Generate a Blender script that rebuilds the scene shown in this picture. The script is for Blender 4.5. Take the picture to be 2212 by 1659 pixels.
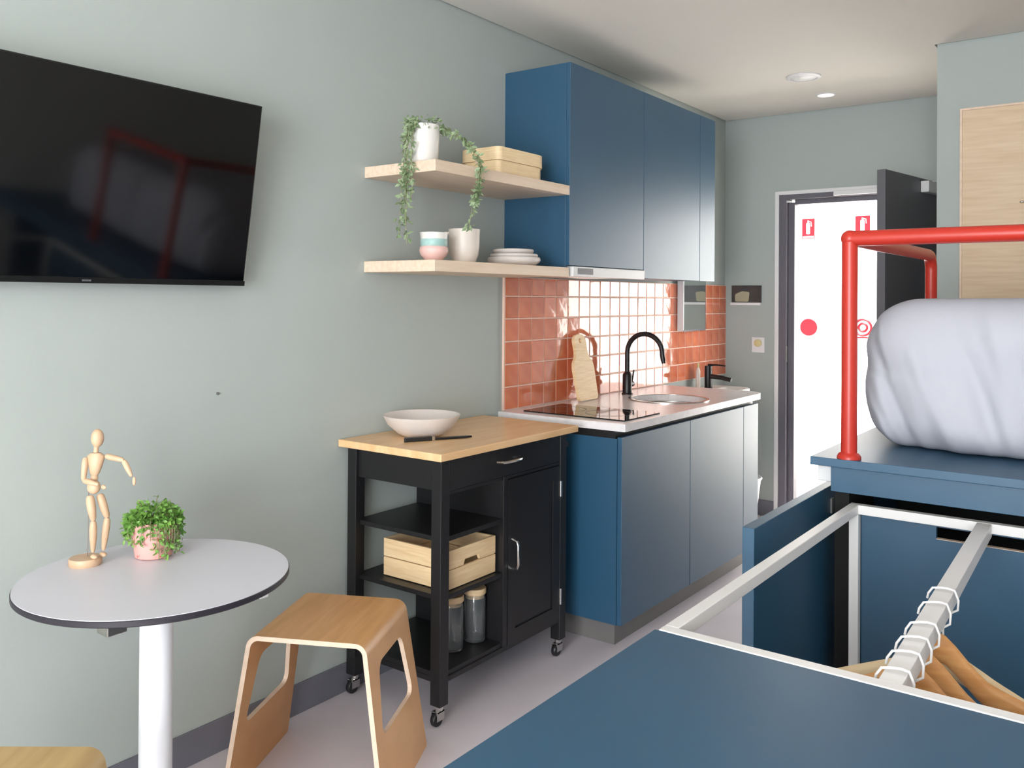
import bpy, bmesh, math, random
from mathutils import Vector, Matrix, noise
from mathutils.geometry import tessellate_polygon
random.seed(7)
PI = math.pi
for o in list(bpy.data.objects):
    bpy.data.objects.remove(o)
S = bpy.context.scene
COL = S.collection

# ------------------------------------------------------------------ camera
IMG_W, IMG_H = 2212.0, 1659.0
FPX, PPY = 1880.12, 631.55
yaw, pitch, roll = -0.6364, 0.0065, 0.0068
cam_d = bpy.data.cameras.new('camera')
cam = bpy.data.objects.new('camera', cam_d)
COL.objects.link(cam)
fw = Vector((math.sin(yaw)*math.cos(pitch), math.cos(yaw)*math.cos(pitch), math.sin(pitch)))
rt = Vector((math.cos(yaw), -math.sin(yaw), 0))
up = rt.cross(fw)
rt2 = rt*math.cos(roll) + up*math.sin(roll)
up2 = up*math.cos(roll) - rt*math.sin(roll)
m = Matrix((rt2, up2, -fw)).transposed().to_4x4()
m.translation = Vector((2.2666, -0.3629, 1.3711))
cam.matrix_world = m
cam_d.sensor_width = 36.0
cam_d.lens = FPX/IMG_W*36.0
cam_d.shift_y = -(IMG_H/2 - PPY)/IMG_W
cam_d.clip_start = 0.02
S.camera = cam

# ------------------------------------------------------------------ world, lights, exposure
W = bpy.data.worlds.new('world')
S.world = W
W.use_nodes = True
W.node_tree.nodes['Background'].inputs[0].default_value = (1.0, 0.985, 0.965, 1)
W.node_tree.nodes['Background'].inputs[1].default_value = 2.5


def area(name, loc, rot, sx, sy, power, col):
    l = bpy.data.lights.new(name, 'AREA')
    l.shape = 'RECTANGLE'; l.size = sx; l.size_y = sy; l.energy = power; l.color = col
    o = bpy.data.objects.new(name, l); COL.objects.link(o)
    o.location = loc; o.rotation_euler = rot
    return o


# daylight entering by the window wall behind the photographer
area('window_daylight', (2.42, -3.23, 1.35), (PI/2, 0, 0), 1.96, 2.1, 166, (0.88, 0.95, 1.0))
# midday sun on the gallery outside the entrance door
sun_d = bpy.data.lights.new('sun', 'SUN'); sun_d.energy = 31.0; sun_d.angle = 0.02; sun_d.color = (1.0, 0.975, 0.94)
sun = bpy.data.objects.new('sun', sun_d); COL.objects.link(sun)
sun.rotation_euler = (math.radians(36), 0, math.radians(8))
S.view_settings.view_transform = 'Standard'
S.view_settings.look = 'None'
S.view_settings.exposure = 0.35
S.view_settings.gamma = 1.0
S.view_settings.use_curve_mapping = False


# ------------------------------------------------------------------ materials
def lin(c):
    r = []
    for v in c:
        v /= 255.0
        r.append(v/12.92 if v <= 0.04045 else ((v+0.055)/1.055)**2.4)
    return (r[0], r[1], r[2], 1.0)


MATS = {}


def mat(name, rgb, rough=0.5, metal=0.0, var=0.0, vscale=8.0, stretch=(1, 1, 1), bump=0.0, bscale=60.0,
        rgb2=None, spec=0.5, coat=0.0, emit=0.0, trans=0.0, speck=None, detail=4.0, random_var=0.0):
    if name in MATS:
        return MATS[name]
    M = bpy.data.materials.new(name); M.use_nodes = True
    nt = M.node_tree; N = nt.nodes; L = nt.links
    b = N['Principled BSDF']
    b.inputs['Base Color'].default_value = lin(rgb)
    b.inputs['Roughness'].default_value = rough
    b.inputs['Metallic'].default_value = metal
    b.inputs['Specular IOR Level'].default_value = spec
    b.inputs['Coat Weight'].default_value = coat
    b.inputs['Coat Roughness'].default_value = 0.08
    b.inputs['Transmission Weight'].default_value = trans
    if trans:
        b.inputs['IOR'].default_value = 1.45
    if emit:
        b.inputs['Emission Color'].default_value = lin(rgb)
        b.inputs['Emission Strength'].default_value = emit
    tc = N.new('ShaderNodeTexCoord')
    mp = N.new('ShaderNodeMapping')
    mp.inputs['Scale'].default_value = stretch
    L.new(tc.outputs['Object'], mp.inputs['Vector'])
    col = None
    if var or rgb2:
        nz = N.new('ShaderNodeTexNoise')
        nz.inputs['Scale'].default_value = vscale
        nz.inputs['Detail'].default_value = detail
        L.new(mp.outputs[0], nz.inputs['Vector'])
        cr = N.new('ShaderNodeValToRGB')
        c1 = lin(rgb)
        c2 = lin(rgb2) if rgb2 else tuple(min(1, v*(1-var)) for v in c1[:3])+(1,)
        cr.color_ramp.elements[0].position = 0.32; cr.color_ramp.elements[0].color = c2
        cr.color_ramp.elements[1].position = 0.66; cr.color_ramp.elements[1].color = c1
        L.new(nz.outputs['Fac'], cr.inputs[0])
        col = cr.outputs[0]
    if speck:
        vz = N.new('ShaderNodeTexNoise'); vz.inputs['Scale'].default_value = speck[1]; vz.inputs['Detail'].default_value = 2
        L.new(mp.outputs[0], vz.inputs['Vector'])
        c2 = N.new('ShaderNodeValToRGB')
        c2.color_ramp.elements[0].position = speck[2]; c2.color_ramp.elements[0].color = (0, 0, 0, 1)
        c2.color_ramp.elements[1].position = speck[2]+0.03; c2.color_ramp.elements[1].color = (1, 1, 1, 1)
        L.new(vz.outputs['Fac'], c2.inputs[0])
        mx = N.new('ShaderNodeMix'); mx.data_type = 'RGBA'
        L.new(c2.outputs[0], mx.inputs['Factor'])
        if col:
            L.new(col, mx.inputs['A'])
        else:
            mx.inputs['A'].default_value = lin(rgb)
        mx.inputs['B'].default_value = lin(speck[0])
        col = mx.outputs['Result']
    if random_var:
        oi = N.new('ShaderNodeObjectInfo')
        hv = N.new('ShaderNodeHueSaturation')
        mr = N.new('ShaderNodeMapRange')
        mr.inputs['To Min'].default_value = 1-random_var; mr.inputs['To Max'].default_value = 1+random_var
        L.new(oi.outputs['Random'], mr.inputs['Value'])
        L.new(mr.outputs[0], hv.inputs['Value'])
        if col:
            L.new(col, hv.inputs['Color'])
        else:
            hv.inputs['Color'].default_value = lin(rgb)
        col = hv.outputs[0]
    if col:
        L.new(col, b.inputs['Base Color'])
    if bump:
        bz = N.new('ShaderNodeTexNoise'); bz.inputs['Scale'].default_value = bscale; bz.inputs['Detail'].default_value = 3
        L.new(mp.outputs[0], bz.inputs['Vector'])
        bp = N.new('ShaderNodeBump'); bp.inputs['Strength'].default_value = bump; bp.inputs['Distance'].default_value = 0.004
        L.new(bz.outputs['Fac'], bp.inputs['Height'])
        L.new(bp.outputs[0], b.inputs['Normal'])
    MATS[name] = M
    return M


OFFW = mat('off white paint', (236, 233, 227), 0.8, var=0.02, vscale=2, spec=0.2)
WALL = mat('sage paint', (177, 184, 180), 0.75, var=0.03, vscale=1.5, bump=0.05, bscale=300, spec=0.25)
CEIL = mat('ceiling paint', (232, 227, 218), 0.85, var=0.02, vscale=2, spec=0.2)
FLOOR = mat('lilac grey floor', (226, 216, 222), 0.45, var=0.10, vscale=3, rgb2=(216, 207, 213), bump=0.04, bscale=120)
SKIRT = mat('grey skirting', (112, 112, 122), 0.5, var=0.06)
BLUE = mat('blue laminate', (33, 81, 111), 0.45, spec=0.85, var=0.05, vscale=2, bump=0.02, bscale=700)
KICK = mat('grey kickboard', (120, 116, 114), 0.5, var=0.08, vscale=6)
WHITE = mat('white plastic', (232, 230, 230), 0.4, var=0.02)
STONE = mat('white stone top', (246, 240, 240), 0.22, var=0.04, vscale=30, rgb2=(236, 230, 230))
BLACKGL = mat('black glass', (8, 8, 9), 0.05, var=0.2)
BLACKP = mat('black paint', (27, 26, 28), 0.42, var=0.1, vscale=5)
BLACKM = mat('black metal', (34, 31, 33), 0.35, metal=0.3, var=0.1)
DKGREY = mat('charcoal door', (106, 104, 108), 0.5, var=0.05, vscale=3)
FRAMEG = mat('door frame grey', (104, 100, 108), 0.45, var=0.05)
GROUT = mat('pink grout', (240, 204, 186), 0.8, var=0.08, vscale=20)
TILE = mat('terracotta glaze', (214, 122, 86), 0.06, rgb2=(198, 102, 70), vscale=9, bump=0.22, bscale=14, random_var=0.10, coat=0.3, detail=1.5)
RED = mat('red tube paint', (192, 50, 36), 0.34, var=0.05, vscale=4)
SHEET = mat('white sheet', (186, 186, 195), 0.85, var=0.02, vscale=12, bump=0.10, bscale=35, spec=0.2)
WFRAME = mat('white powder coat', (236, 233, 231), 0.4, var=0.03)
OAK = mat('pale oak', (224, 196, 164), 0.5, rgb2=(206, 174, 140), vscale=6, stretch=(1, 1, 14), bump=0.04, bscale=80)
OAKY = mat('pale oak long', (236, 214, 192), 0.5, rgb2=(224, 198, 172), vscale=5, stretch=(14, 1, 14), bump=0.04, bscale=80)
PLYX = mat('plywood panel', (224, 198, 166), 0.5, rgb2=(212, 182, 148), vscale=3, stretch=(1.5, 1, 22))
BUTCHER = mat('butcher block', (246, 206, 158), 0.32, rgb2=(232, 186, 134), vscale=4, stretch=(9, 0.9, 3), bump=0.03)
STOOLW = mat('stool veneer', (228, 174, 118), 0.42, rgb2=(212, 156, 102), vscale=4, stretch=(10, 1, 1), bump=0.03)
STOOLW2 = mat('stool veneer olive', (206, 174, 120), 0.45, rgb2=(190, 156, 104), vscale=4, stretch=(10, 1, 1), bump=0.03)
PLYEDGE = mat('plywood edge', (236, 208, 184), 0.55, var=0.12, vscale=40)
PINE = mat('pine', (246, 216, 172), 0.55, rgb2=(232, 196, 148), vscale=5, stretch=(2, 2, 26))
BIRCH = mat('mannequin birch', (216, 182, 150), 0.45, rgb2=(204, 168, 136), vscale=14, stretch=(3, 3, 1))
HANGW = mat('hanger wood', (222, 164, 104), 0.35, rgb2=(200, 138, 80), vscale=8, stretch=(1, 8, 8))
HANGP = mat('pale hanger wood', (232, 208, 170), 0.45, rgb2=(220, 192, 150), vscale=8, stretch=(1, 8, 8))
BAMBOO = mat('bamboo strip', (250, 224, 182), 0.45, rgb2=(238, 208, 162), vscale=7, stretch=(2, 2, 40), bump=0.06, bscale=50)
CHROME = mat('chrome', (210, 208, 205), 0.22, metal=1.0, var=0.03)
STEEL = mat('brushed steel', (190, 186, 180), 0.28, metal=1.0, var=0.08, vscale=20)
CERAM = mat('speckled ceramic', (224, 214, 208), 0.5, var=0.04, speck=((204, 192, 184), 380, 0.64))
CERAMW = mat('white ceramic', (236, 232, 226), 0.35, var=0.03)
CREAM = mat('cream ceramic', (228, 216, 206), 0.45, var=0.05)
PINKC = mat('pink ceramic', (238, 196, 188), 0.45, var=0.05)
TEAL = mat('teal glaze', (176, 208, 202), 0.4, rgb2=(158, 196, 190), vscale=25)
PINKPOT = mat('speckled pink pot', (240, 176, 168), 0.55, var=0.05, speck=((206, 92, 76), 70, 0.66))
SOIL = mat('soil', (64, 46, 34), 0.95, var=0.4, vscale=40)
LEAF = mat('green leaf', (134, 178, 84), 0.5, rgb2=(84, 132, 50), vscale=30)
LEAF2 = mat('sage leaf', (160, 178, 140), 0.55, rgb2=(112, 134, 92), vscale=30)
STEM = mat('vine stem', (150, 150, 110), 0.7, var=0.15)
TABLEW = mat('white laminate', (218, 216, 224), 0.38, var=0.015)
TABLEE = mat('black laminate edge', (40, 36, 44), 0.5, var=0.1)
POSTW = mat('white post', (234, 234, 238), 0.4, var=0.01)
SCREEN = mat('tv screen', (5, 5, 6), 0.07, var=0.05, spec=0.6)
TVBODY = mat('tv body', (12, 12, 13), 0.35, var=0.1)
GLASS = mat('jar glass', (245, 248, 250), 0.03, trans=0.95)
MIRR = mat('mirror silver', (225, 232, 228), 0.02, metal=1.0)
SIGNR = mat('sign red', (168, 8, 20), 0.5, spec=0.2, var=0.04)
SIGNW = mat('sign white', (245, 245, 245), 0.5, var=0.01)
OUTW = mat('gallery wall', (244, 244, 242), 0.8, var=0.02)
OUTF = mat('gallery floor', (226, 222, 216), 0.7, var=0.05, vscale=3)
DOWNL = mat('downlight diffuser', (255, 250, 240), 0.5, emit=1.2)
NOTICE = mat('dark notice print', (58, 42, 36), 0.4, rgb2=(30, 24, 22), vscale=12)
BEIGE = mat('beige print', (176, 168, 140), 0.5, var=0.1)
YELLOW = mat('warm yellow plastic', (222, 206, 150), 0.5, var=0.05)
GAPSHADE = mat('painted gap shade', (14, 12, 12), 0.8, var=0.2)  # near-black colour standing in for the shade under the bed


# ------------------------------------------------------------------ mesh builder
class MB:
    def __init__(s):
        s.v = []; s.f = []; s.mi = []

    def add(s, vs, fs, mi=0, tf=None):
        k = len(s.v)
        s.v += [tuple(tf @ Vector(p)) if tf else tuple(p) for p in vs]
        s.f += [tuple(i+k for i in f) for f in fs]
        s.mi += [mi]*len(fs)
        return s

    def box(s, x0, y0, z0, x1, y1, z1, mi=0, tf=None):
        vs = [(x, y, z) for z in (z0, z1) for y in (y0, y1) for x in (x0, x1)]
        return s.add(vs, [(0, 2, 3, 1), (4, 5, 7, 6), (0, 1, 5, 4), (2, 6, 7, 3), (0, 4, 6, 2), (1, 3, 7, 5)], mi, tf)

    def tube(s, pts, r, n=10, mi=0, caps=True, tf=None, flat=None):
        pts = [Vector(p) for p in pts]
        rs = r if isinstance(r, (list, tuple)) else [r]*len(pts)
        t0 = (pts[1]-pts[0]).normalized()
        a = Vector((0, 0, 1)) if abs(t0.z) < 0.9 else Vector((1, 0, 0))
        u = t0.cross(a).normalized()
        vs = []; fs = []
        for i, p in enumerate(pts):
            if i == 0: t = t0
            elif i == len(pts)-1: t = (pts[i]-pts[i-1]).normalized()
            else: t = ((pts[i+1]-p).normalized()+(p-pts[i-1]).normalized()).normalized()
            u = (u-t*u.dot(t)).normalized()
            w = t.cross(u)
            for k in range(n):
                an = 2*PI*k/n
                vs.append(p+u*math.cos(an)*rs[i]+w*math.sin(an)*rs[i]*(flat or 1))
        for i in range(len(pts)-1):
            for k in range(n):
                k2 = (k+1) % n
                fs.append((i*n+k, i*n+k2, (i+1)*n+k2, (i+1)*n+k))
        if caps:
            fs.append(tuple(reversed(range(n)))); fs.append(tuple((len(pts)-1)*n+k for k in range(n)))
        return s.add(vs, fs, mi, tf)

    def lathe(s, prof, c=(0, 0, 0), n=32, mi=0, tf=None, close=False):
        vs = []; fs = []
        for (r, z) in prof:
            for k in range(n):
                an = 2*PI*k/n
                vs.append((c[0]+r*math.cos(an), c[1]+r*math.sin(an), c[2]+z))
        m_ = len(prof)
        for i in range(m_ if close else m_-1):
            j = (i+1) % m_
            for k in range(n):
                k2 = (k+1) % n
                fs.append((i*n+k, i*n+k2, j*n+k2, j*n+k))
        if not close:
            if prof[0][0] > 1e-5: fs.append(tuple(reversed(range(n))))
            if prof[-1][0] > 1e-5: fs.append(tuple((m_-1)*n+k for k in range(n)))
        return s.add(vs, fs, mi, tf)

    def prism(s, poly, a0, a1, axis='z', hole=None, mi=0, mi_side=None, tf=None):
        """extrude a 2D polygon (with an optional hole) along an axis"""
        def P(p, a):
            return {'z': (p[0], p[1], a), 'y': (p[0], a, p[1]), 'x': (a, p[0], p[1])}[axis]
        loops = [poly]+([hole] if hole else [])
        flat = [p for l in loops for p in l]
        tri = tessellate_polygon([[Vector((p[0], p[1], 0)) for p in l] for l in loops])
        n = len(flat)
        vs = [P(p, a0) for p in flat]+[P(p, a1) for p in flat]
        fs = [tuple(t) for t in tri]+[tuple(i+n for i in reversed(t)) for t in tri]
        s.add(vs, fs, mi, tf)
        side = []; k = 0
        for l in loops:
            q = len(l)
            for i in range(q):
                j = (i+1) % q
                side.append((k+i, k+j, n+k+j, n+k+i))
            k += q
        s.add(vs, side, mi if mi_side is None else mi_side, tf)
        return s

    def ell(s, c, r, n=14, m_=8, mi=0, rot=None):
        vs = []; fs = []
        R_ = rot or Matrix.Identity(3)
        for i in range(m_+1):
            th = PI*i/m_
            for k in range(n):
                an = 2*PI*k/n
                vs.append(Vector(c)+R_ @ Vector((r[0]*math.sin(th)*math.cos(an), r[1]*math.sin(th)*math.sin(an), r[2]*math.cos(th))))
        for i in range(m_):
            for k in range(n):
                k2 = (k+1) % n
                fs.append((i*n+k, (i+1)*n+k, (i+1)*n+k2, i*n+k2))
        return s.add(vs, fs, mi)


def make(name, mb, mats, off=(0, 0, 0), bevel=0.0, smooth=None, merge=True, segs=2):
    bm = bmesh.new()
    vv = [bm.verts.new((p[0]-off[0], p[1]-off[1], p[2]-off[2])) for p in mb.v]
    for f, mi in zip(mb.f, mb.mi):
        try:
            fc = bm.faces.new([vv[i] for i in f]); fc.material_index = mi
        except ValueError:
            pass
    if merge:
        bmesh.ops.remove_doubles(bm, verts=bm.verts, dist=1e-6)
        bmesh.ops.recalc_face_normals(bm, faces=bm.faces)
    if bevel:
        ed = [e for e in bm.edges if len(e.link_faces) == 2 and e.calc_face_angle(0) > 0.6]
        bmesh.ops.bevel(bm, geom=ed, offset=bevel, segments=segs, affect='EDGES', profile=0.5, clamp_overlap=True)
    me = bpy.data.meshes.new(name)
    bm.to_mesh(me); bm.free()
    for mt in (mats if isinstance(mats, (list, tuple)) else [mats]):
        me.materials.append(mt)
    if smooth is None:
        smooth = False
    if smooth:
        me.polygons.foreach_set('use_smooth', [True]*len(me.polygons))
        me.set_sharp_from_angle(angle=math.radians(38))
    return me


def link(name, me, parent=None, loc=(0, 0, 0)):
    o = bpy.data.objects.new(name, me); COL.objects.link(o)
    o.parent = parent; o.location = loc
    return o


def thing(name, label, cat, loc=(0, 0, 0), rotz=0.0, group=None):
    o = bpy.data.objects.new(name, None); COL.objects.link(o)
    o.empty_display_size = 0.05
    o.location = loc; o.rotation_euler = (0, 0, rotz)
    return tag(o, label, cat, group)


def tag(o, label, cat, group=None, kind=None):
    o['label'] = label; o['category'] = cat
    if group: o['group'] = group
    if kind: o['kind'] = kind
    return o


def part(name, mb, mt, parent, off=None, **k):
    """a part given in world coordinates (off = the thing's base) or, for off=(0,0,0), in local ones"""
    if off is None:
        root = parent
        while root.parent: root = root.parent
        off = root.location
    return link(name, make(name, mb, mt, off, **k), parent)


def single(name, mb, mt, label, cat, base, group=None, kind=None, **k):
    return tag(link(name, make(name, mb, mt, base, **k), None, base), label, cat, group, kind)


def B(*a, **k):
    return MB().box(*a, **k)


def copy_tree(o, parent=None):
    c = o.copy(); COL.objects.link(c); c.parent = parent
    for ch in list(o.children):
        copy_tree(ch, c)
    return c


def rrect(x0, y0, x1, y1, r, n=5):
    out = []
    rr = r if isinstance(r, (list, tuple)) else [r]*4
    for (cx, cy, a0), q in zip(((x1, y1, 0), (x0, y1, 90), (x0, y0, 180), (x1, y0, 270)), rr):
        sx = -1 if cx == x1 else 1; sy = -1 if cy == y1 else 1
        for i in range(n+1):
            a = math.radians(a0+90*i/n)
            out.append((cx+sx*q+q*math.cos(a), cy+sy*q+q*math.sin(a)))
    return out


def round_poly(pts, r, n=5):
    """round every corner of a polygon"""
    out = []
    q = len(pts)
    for i in range(q):
        p = Vector(pts[i]); a = (Vector(pts[i-1])-p); b = (Vector(pts[(i+1) % q])-p)
        rr = r[i] if isinstance(r, (list, tuple)) else r
        if rr <= 0:
            out.append(tuple(p)); continue
        d = min(rr, a.length*0.45, b.length*0.45)
        p0 = p+a.normalized()*d; p1 = p+b.normalized()*d
        for k in range(n+1):
            t = k/n
            out.append(tuple((1-t)**2*p0+2*t*(1-t)*p+t*t*p1))
    return out


# ------------------------------------------------------------------ the room
D = 5.05; H = 2.538; XR = 3.5; YB = -3.2; BX = 1.466; BY = 3.97


def struct(name, mb, mt, label, cat, base=(0, 0, 0), **k):
    return single(name, mb, mt, label, cat, base, kind='structure', **k)


struct('floor', B(-0.12, YB-0.12, -0.1, XR+0.12, D+0.12, 0), FLOOR, 'lilac grey smooth floor of the studio room', 'floor')
cm = B(0.010, YB+0.010, H, BX-0.010, D-0.010, H+0.05).box(BX-0.010, YB+0.010, H, XR-0.010, BY-0.010, H+0.05)
cm.box(-0.12, YB-0.12, H+0.06, XR+0.12, D+0.12, H+0.16)
cm.box(0.03, YB+0.03, H+0.05, BX-0.03, D-0.03, H+0.06).box(BX-0.03, YB+0.03, H+0.05, XR-0.03, BY-0.03, H+0.06)
struct('ceiling', cm, CEIL, 'off white ceiling with a thin shadow gap along the walls', 'ceiling', merge=False)
struct('wall_left', B(-0.12, YB-0.12, 0, 0, D+0.12, H+0.06), WALL, 'long sage green wall behind the television and kitchen', 'wall')
OX0, OX1, OZ = 0.36, 1.36, 2.03
struct('wall_far', B(0, D, 0, OX0, D+0.12, H+0.06).box(OX1, D, 0, BX+0.1, D+0.12, H+0.06).box(OX0, D, OZ, OX1, D+0.12, H+0.06), WALL,
       'sage green end wall around the open entrance door', 'wall')
struct('wall_bathroom', B(BX, BY, 0, XR+0.12, D+0.12, H+0.06), WALL, 'projecting sage green wall with a plywood panel above the bed', 'wall')
struct('wall_right', B(XR, YB-0.12, 0, XR+0.12, BY, H+0.06), OFFW, 'off white wall along the far side of the bed', 'wall')
WX0, WX1, WZ0, WZ1 = 1.4, 3.44, 0.28, 2.42
struct('wall_back', B(0, YB-0.12, 0, WX0, YB, H+0.06).box(WX1, YB-0.12, 0, XR, YB, H+0.06).box(WX0, YB-0.12, 0, WX1, YB, WZ0).box(WX0, YB-0.12, WZ1, WX1, YB, H+0.06),
       OFFW, 'off white wall with the large window behind the viewer', 'wall')
w = B(WX0, YB-0.10, WZ0, WX0+0.05, YB-0.05, WZ1).box(WX1-0.05, YB-0.10, WZ0, WX1, YB-0.05, WZ1)
w.box(WX0+0.05, YB-0.10, WZ0, WX1-0.05, YB-0.05, WZ0+0.05).box(WX0+0.05, YB-0.10, WZ1-0.05, WX1-0.05, YB-0.05, WZ1).box(2.395, YB-0.10, WZ0+0.05, 2.445, YB-0.05, WZ1-0.05)
struct('window_1', w, DKGREY, 'charcoal framed window in the wall behind the viewer', 'window')
struct('baseboard_left', B(0, YB, 0, 0.007, 2.66, 0.10), SKIRT, 'dark grey vinyl skirting along the long wall', 'skirting', bevel=0.002)
struct('baseboard_far', B(0.0, D-0.007, 0, 0.335, D, 0.10), SKIRT, 'dark grey vinyl skirting beside the entrance door', 'skirting', bevel=0.002)

# entrance door
tr = B(0.335, D-0.012, 0, OX0, D, OZ+0.022).box(OX0, D-0.012, OZ, OX1, D, OZ+0.022)
struct('trim_1', tr, WHITE, 'thin white casing around the entrance door opening', 'door trim', bevel=0.002)
d1 = thing('door_1', 'open charcoal entrance door with dark grey frame and white closer', 'door', (OX1, D, 0)); d1['kind'] = 'structure'
fr = B(OX0, D-0.004, 0, OX0+0.045, D+0.10, OZ).box(OX0+0.045, D+0.035, 0, OX0+0.085, D+0.10, OZ-0.045)
fr.box(OX1-0.04, D-0.004, 0, OX1, D+0.10, OZ).box(OX0+0.045, D-0.004, OZ-0.03, OX1-0.04, D+0.10, OZ).box(OX0+0.085, D+0.035, OZ-0.06, OX1-0.04, D+0.10, OZ-0.03)
part('door_frame', fr, FRAMEG, d1, bevel=0.002)
part('strike_plate', B(OX0+0.0452, D+0.0, 0.98, OX0+0.047, D+0.028, 1.08), STEEL, d1)
hx, hy = 1.315, D-0.012
ang = math.atan2(-0.86, -0.145)
TF = Matrix.Translation((hx, hy, 0)) @ Matrix.Rotation(ang, 4, 'Z')
LW = 0.86
lf = part('door_leaf', B(0, -0.02, 0.008, LW, 0.022, 2.022, tf=TF), DKGREY, d1, bevel=0.002)
part('lock_case', B(LW-0.003, -0.012, 0.95, LW+0.001, 0.014, 1.12, tf=TF), STEEL, lf)
hnd = MB().tube([(LW-0.06, 0.022, 1.0), (LW-0.06, 0.07, 1.0), (LW-0.075, 0.075, 1.0), (LW-0.18, 0.075, 1.0)], 0.009, 10, tf=TF)
part('door_handle', hnd, STEEL, lf, smooth=True)
for zz in (0.25, 1.0, 1.8):
    part('hinge', MB().tube([(hx+0.008, hy-0.0, zz-0.05), (hx+0.008, hy-0.0, zz+0.05)], 0.007, 10), STEEL, d1, smooth=True)
part('closer_body', B(0.16, 0.0225, 1.945, 0.42, 0.065, 2.005, tf=TF), WHITE, d1, bevel=0.004)
part('closer_arm', MB().tube([Vector(TF @ Vector((0.30, 0.045, 2.008))), Vector((1.10, D-0.03, 2.012))], 0.008, 8), WHITE, d1, smooth=True)
part('closer_track', B(0.70, D-0.030, 2.004, 1.27, D-0.0125, 2.034), WHITE, d1, bevel=0.003)

# gallery outside the door
GY = 7.6
struct('floor_gallery', B(-4.0, D+0.12, -0.1, 5.0, GY+0.2, -0.005), OUTF, 'bright white gallery floor outside the entrance door', 'floor')
struct('sun_block_slab', B(-1.0, -5.8, 2.7, 4.6, YB-0.12, 2.85), OUTW, 'unseen slab added over the back window to block the sun', 'sun blocker')  # added out of view to keep the sun out of the back window
struct('wall_gallery', B(-4.0, GY, -0.005, 5.0, GY+0.2, 2.7), OUTW, 'bright white gallery wall seen through the open door', 'wall')


def ext_sign(x0, z0, x1, z1, label):
    cx = (x0+x1)/2; w_ = x1-x0; h_ = z1-z0
    t = thing('fire_extinguisher_sign', label, 'sign', (cx, GY, z0), group='extinguisher signs on the gallery wall')
    part('sign_plate', B(x0, GY-0.004, z0, x1, GY, z1), SIGNR, t)
    ic = MB().prism(rrect(cx-w_*0.15, z0+h_*0.22, cx+w_*0.13, z0+h_*0.78, w_*0.07), GY-0.0065, GY-0.004, 'y')
    ic.box(cx-w_*0.06, GY-0.0065, z0+h_*0.78, cx+w_*0.05, GY-0.004, z0+h_*0.90)
    ic.tube([(cx+w_*0.02, GY-0.0055, z0+h_*0.86), (cx+w_*0.22, GY-0.0055, z0+h_*0.82), (cx+w_*0.24, GY-0.0055, z0+h_*0.6)], w_*0.025, 6)
    part('extinguisher_pictogram', ic, SIGNW, t)
    part('white_strip', B(x0+0.008, GY-0.006, z0+h_*0.04, x1-0.008, GY-0.004, z0+h_*0.12), SIGNW, t)


ext_sign(-0.327, 1.93, -0.213, 2.111, 'red extinguisher sign on gallery wall, left of the red bed post')
ext_sign(0.141, 1.945, 0.266, 2.113, 'red extinguisher sign on gallery wall, beside the open door edge')
dk = thing('round_red_sign', 'solid red disc on the white gallery wall with small caption', 'sign', (-0.264, GY, 1.045))
part('disc', MB().lathe([(0.078, 0), (0.078, 0.005), (0.074, 0.008)], n=36, tf=Matrix.Translation((-0.264, GY, 1.125)) @ Matrix.Rotation(PI/2, 4, 'X')), SIGNR, dk)
part('caption_mark', B(-0.268, GY-0.004, 0.955, -0.258, GY, 1.0), FRAMEG, dk)
hr = thing('hose_reel_sign', 'white sign with red hose reel ring behind the mattress edge', 'sign', (0.21, GY, 1.03))
part('sign_plate', B(0.12, GY-0.004, 1.02, 0.30, GY, 1.24), SIGNW, hr)
rg = MB()
for rr_ in (0.07, 0.035):
    rg.tube([(0.21+rr_*math.cos(a), GY-0.006, 1.135+rr_*math.sin(a)) for a in [2*PI*i/28 for i in range(29)]], 0.011, 6)
part('reel_ring', rg, SIGNR, hr)
part('hose_tail', B(0.15, GY-0.008, 1.04, 0.26, GY-0.004, 1.052), SIGNR, hr)

# plywood panel on the bathroom wall
pp = thing('plywood_wall_panel', 'pale plywood panel set on the wall above the bed', 'cupboard', (2.1, BY-0.001, 1.0))
part('panel', B(1.572, BY-0.018, 0.98, 2.75, BY-0.001, 2.222), PLYX, pp, bevel=0.002)
part('edge_lip', B(1.563, BY-0.019, 0.97, 1.572, BY-0.001, 2.231).box(1.572, BY-0.019, 2.222, 2.75, BY-0.001, 2.231), PLYEDGE, pp)
part('catch', MB().ell((1.805, BY-0.019, 1.80), (0.010, 0.008, 0.006)), CHROME, pp, smooth=True)

# ceiling fittings
sp = thing('smoke_detector', 'wide white disc on the ceiling, nearer the kitchen cabinets', 'detector', (0.787, 4.19, H))
part('rim', MB().lathe([(0.088, 0), (0.088, -0.006), (0.080, -0.010), (0.070, -0.010), (0.070, 0)], (0.787, 4.19, H), 40), WHITE, sp, smooth=True)
part('dome', MB().lathe([(0.070, -0.004), (0.055, -0.012), (0.03, -0.016), (0.0, -0.017)], (0.787, 4.19, H), 40), WHITE, sp, smooth=True)
dl = thing('downlight', 'small lit recessed downlight near the entrance end wall', 'downlight', (0.761, 4.66, H))
part('trim_ring', MB().lathe([(0.056, 0), (0.056, -0.004), (0.046, -0.006), (0.044, 0)], (0.761, 4.66, H), 36), WHITE, dl, smooth=True)
part('lens', MB().lathe([(0.044, -0.002), (0.0, -0.0025)], (0.761, 4.66, H), 36), DOWNL, dl)

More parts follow.
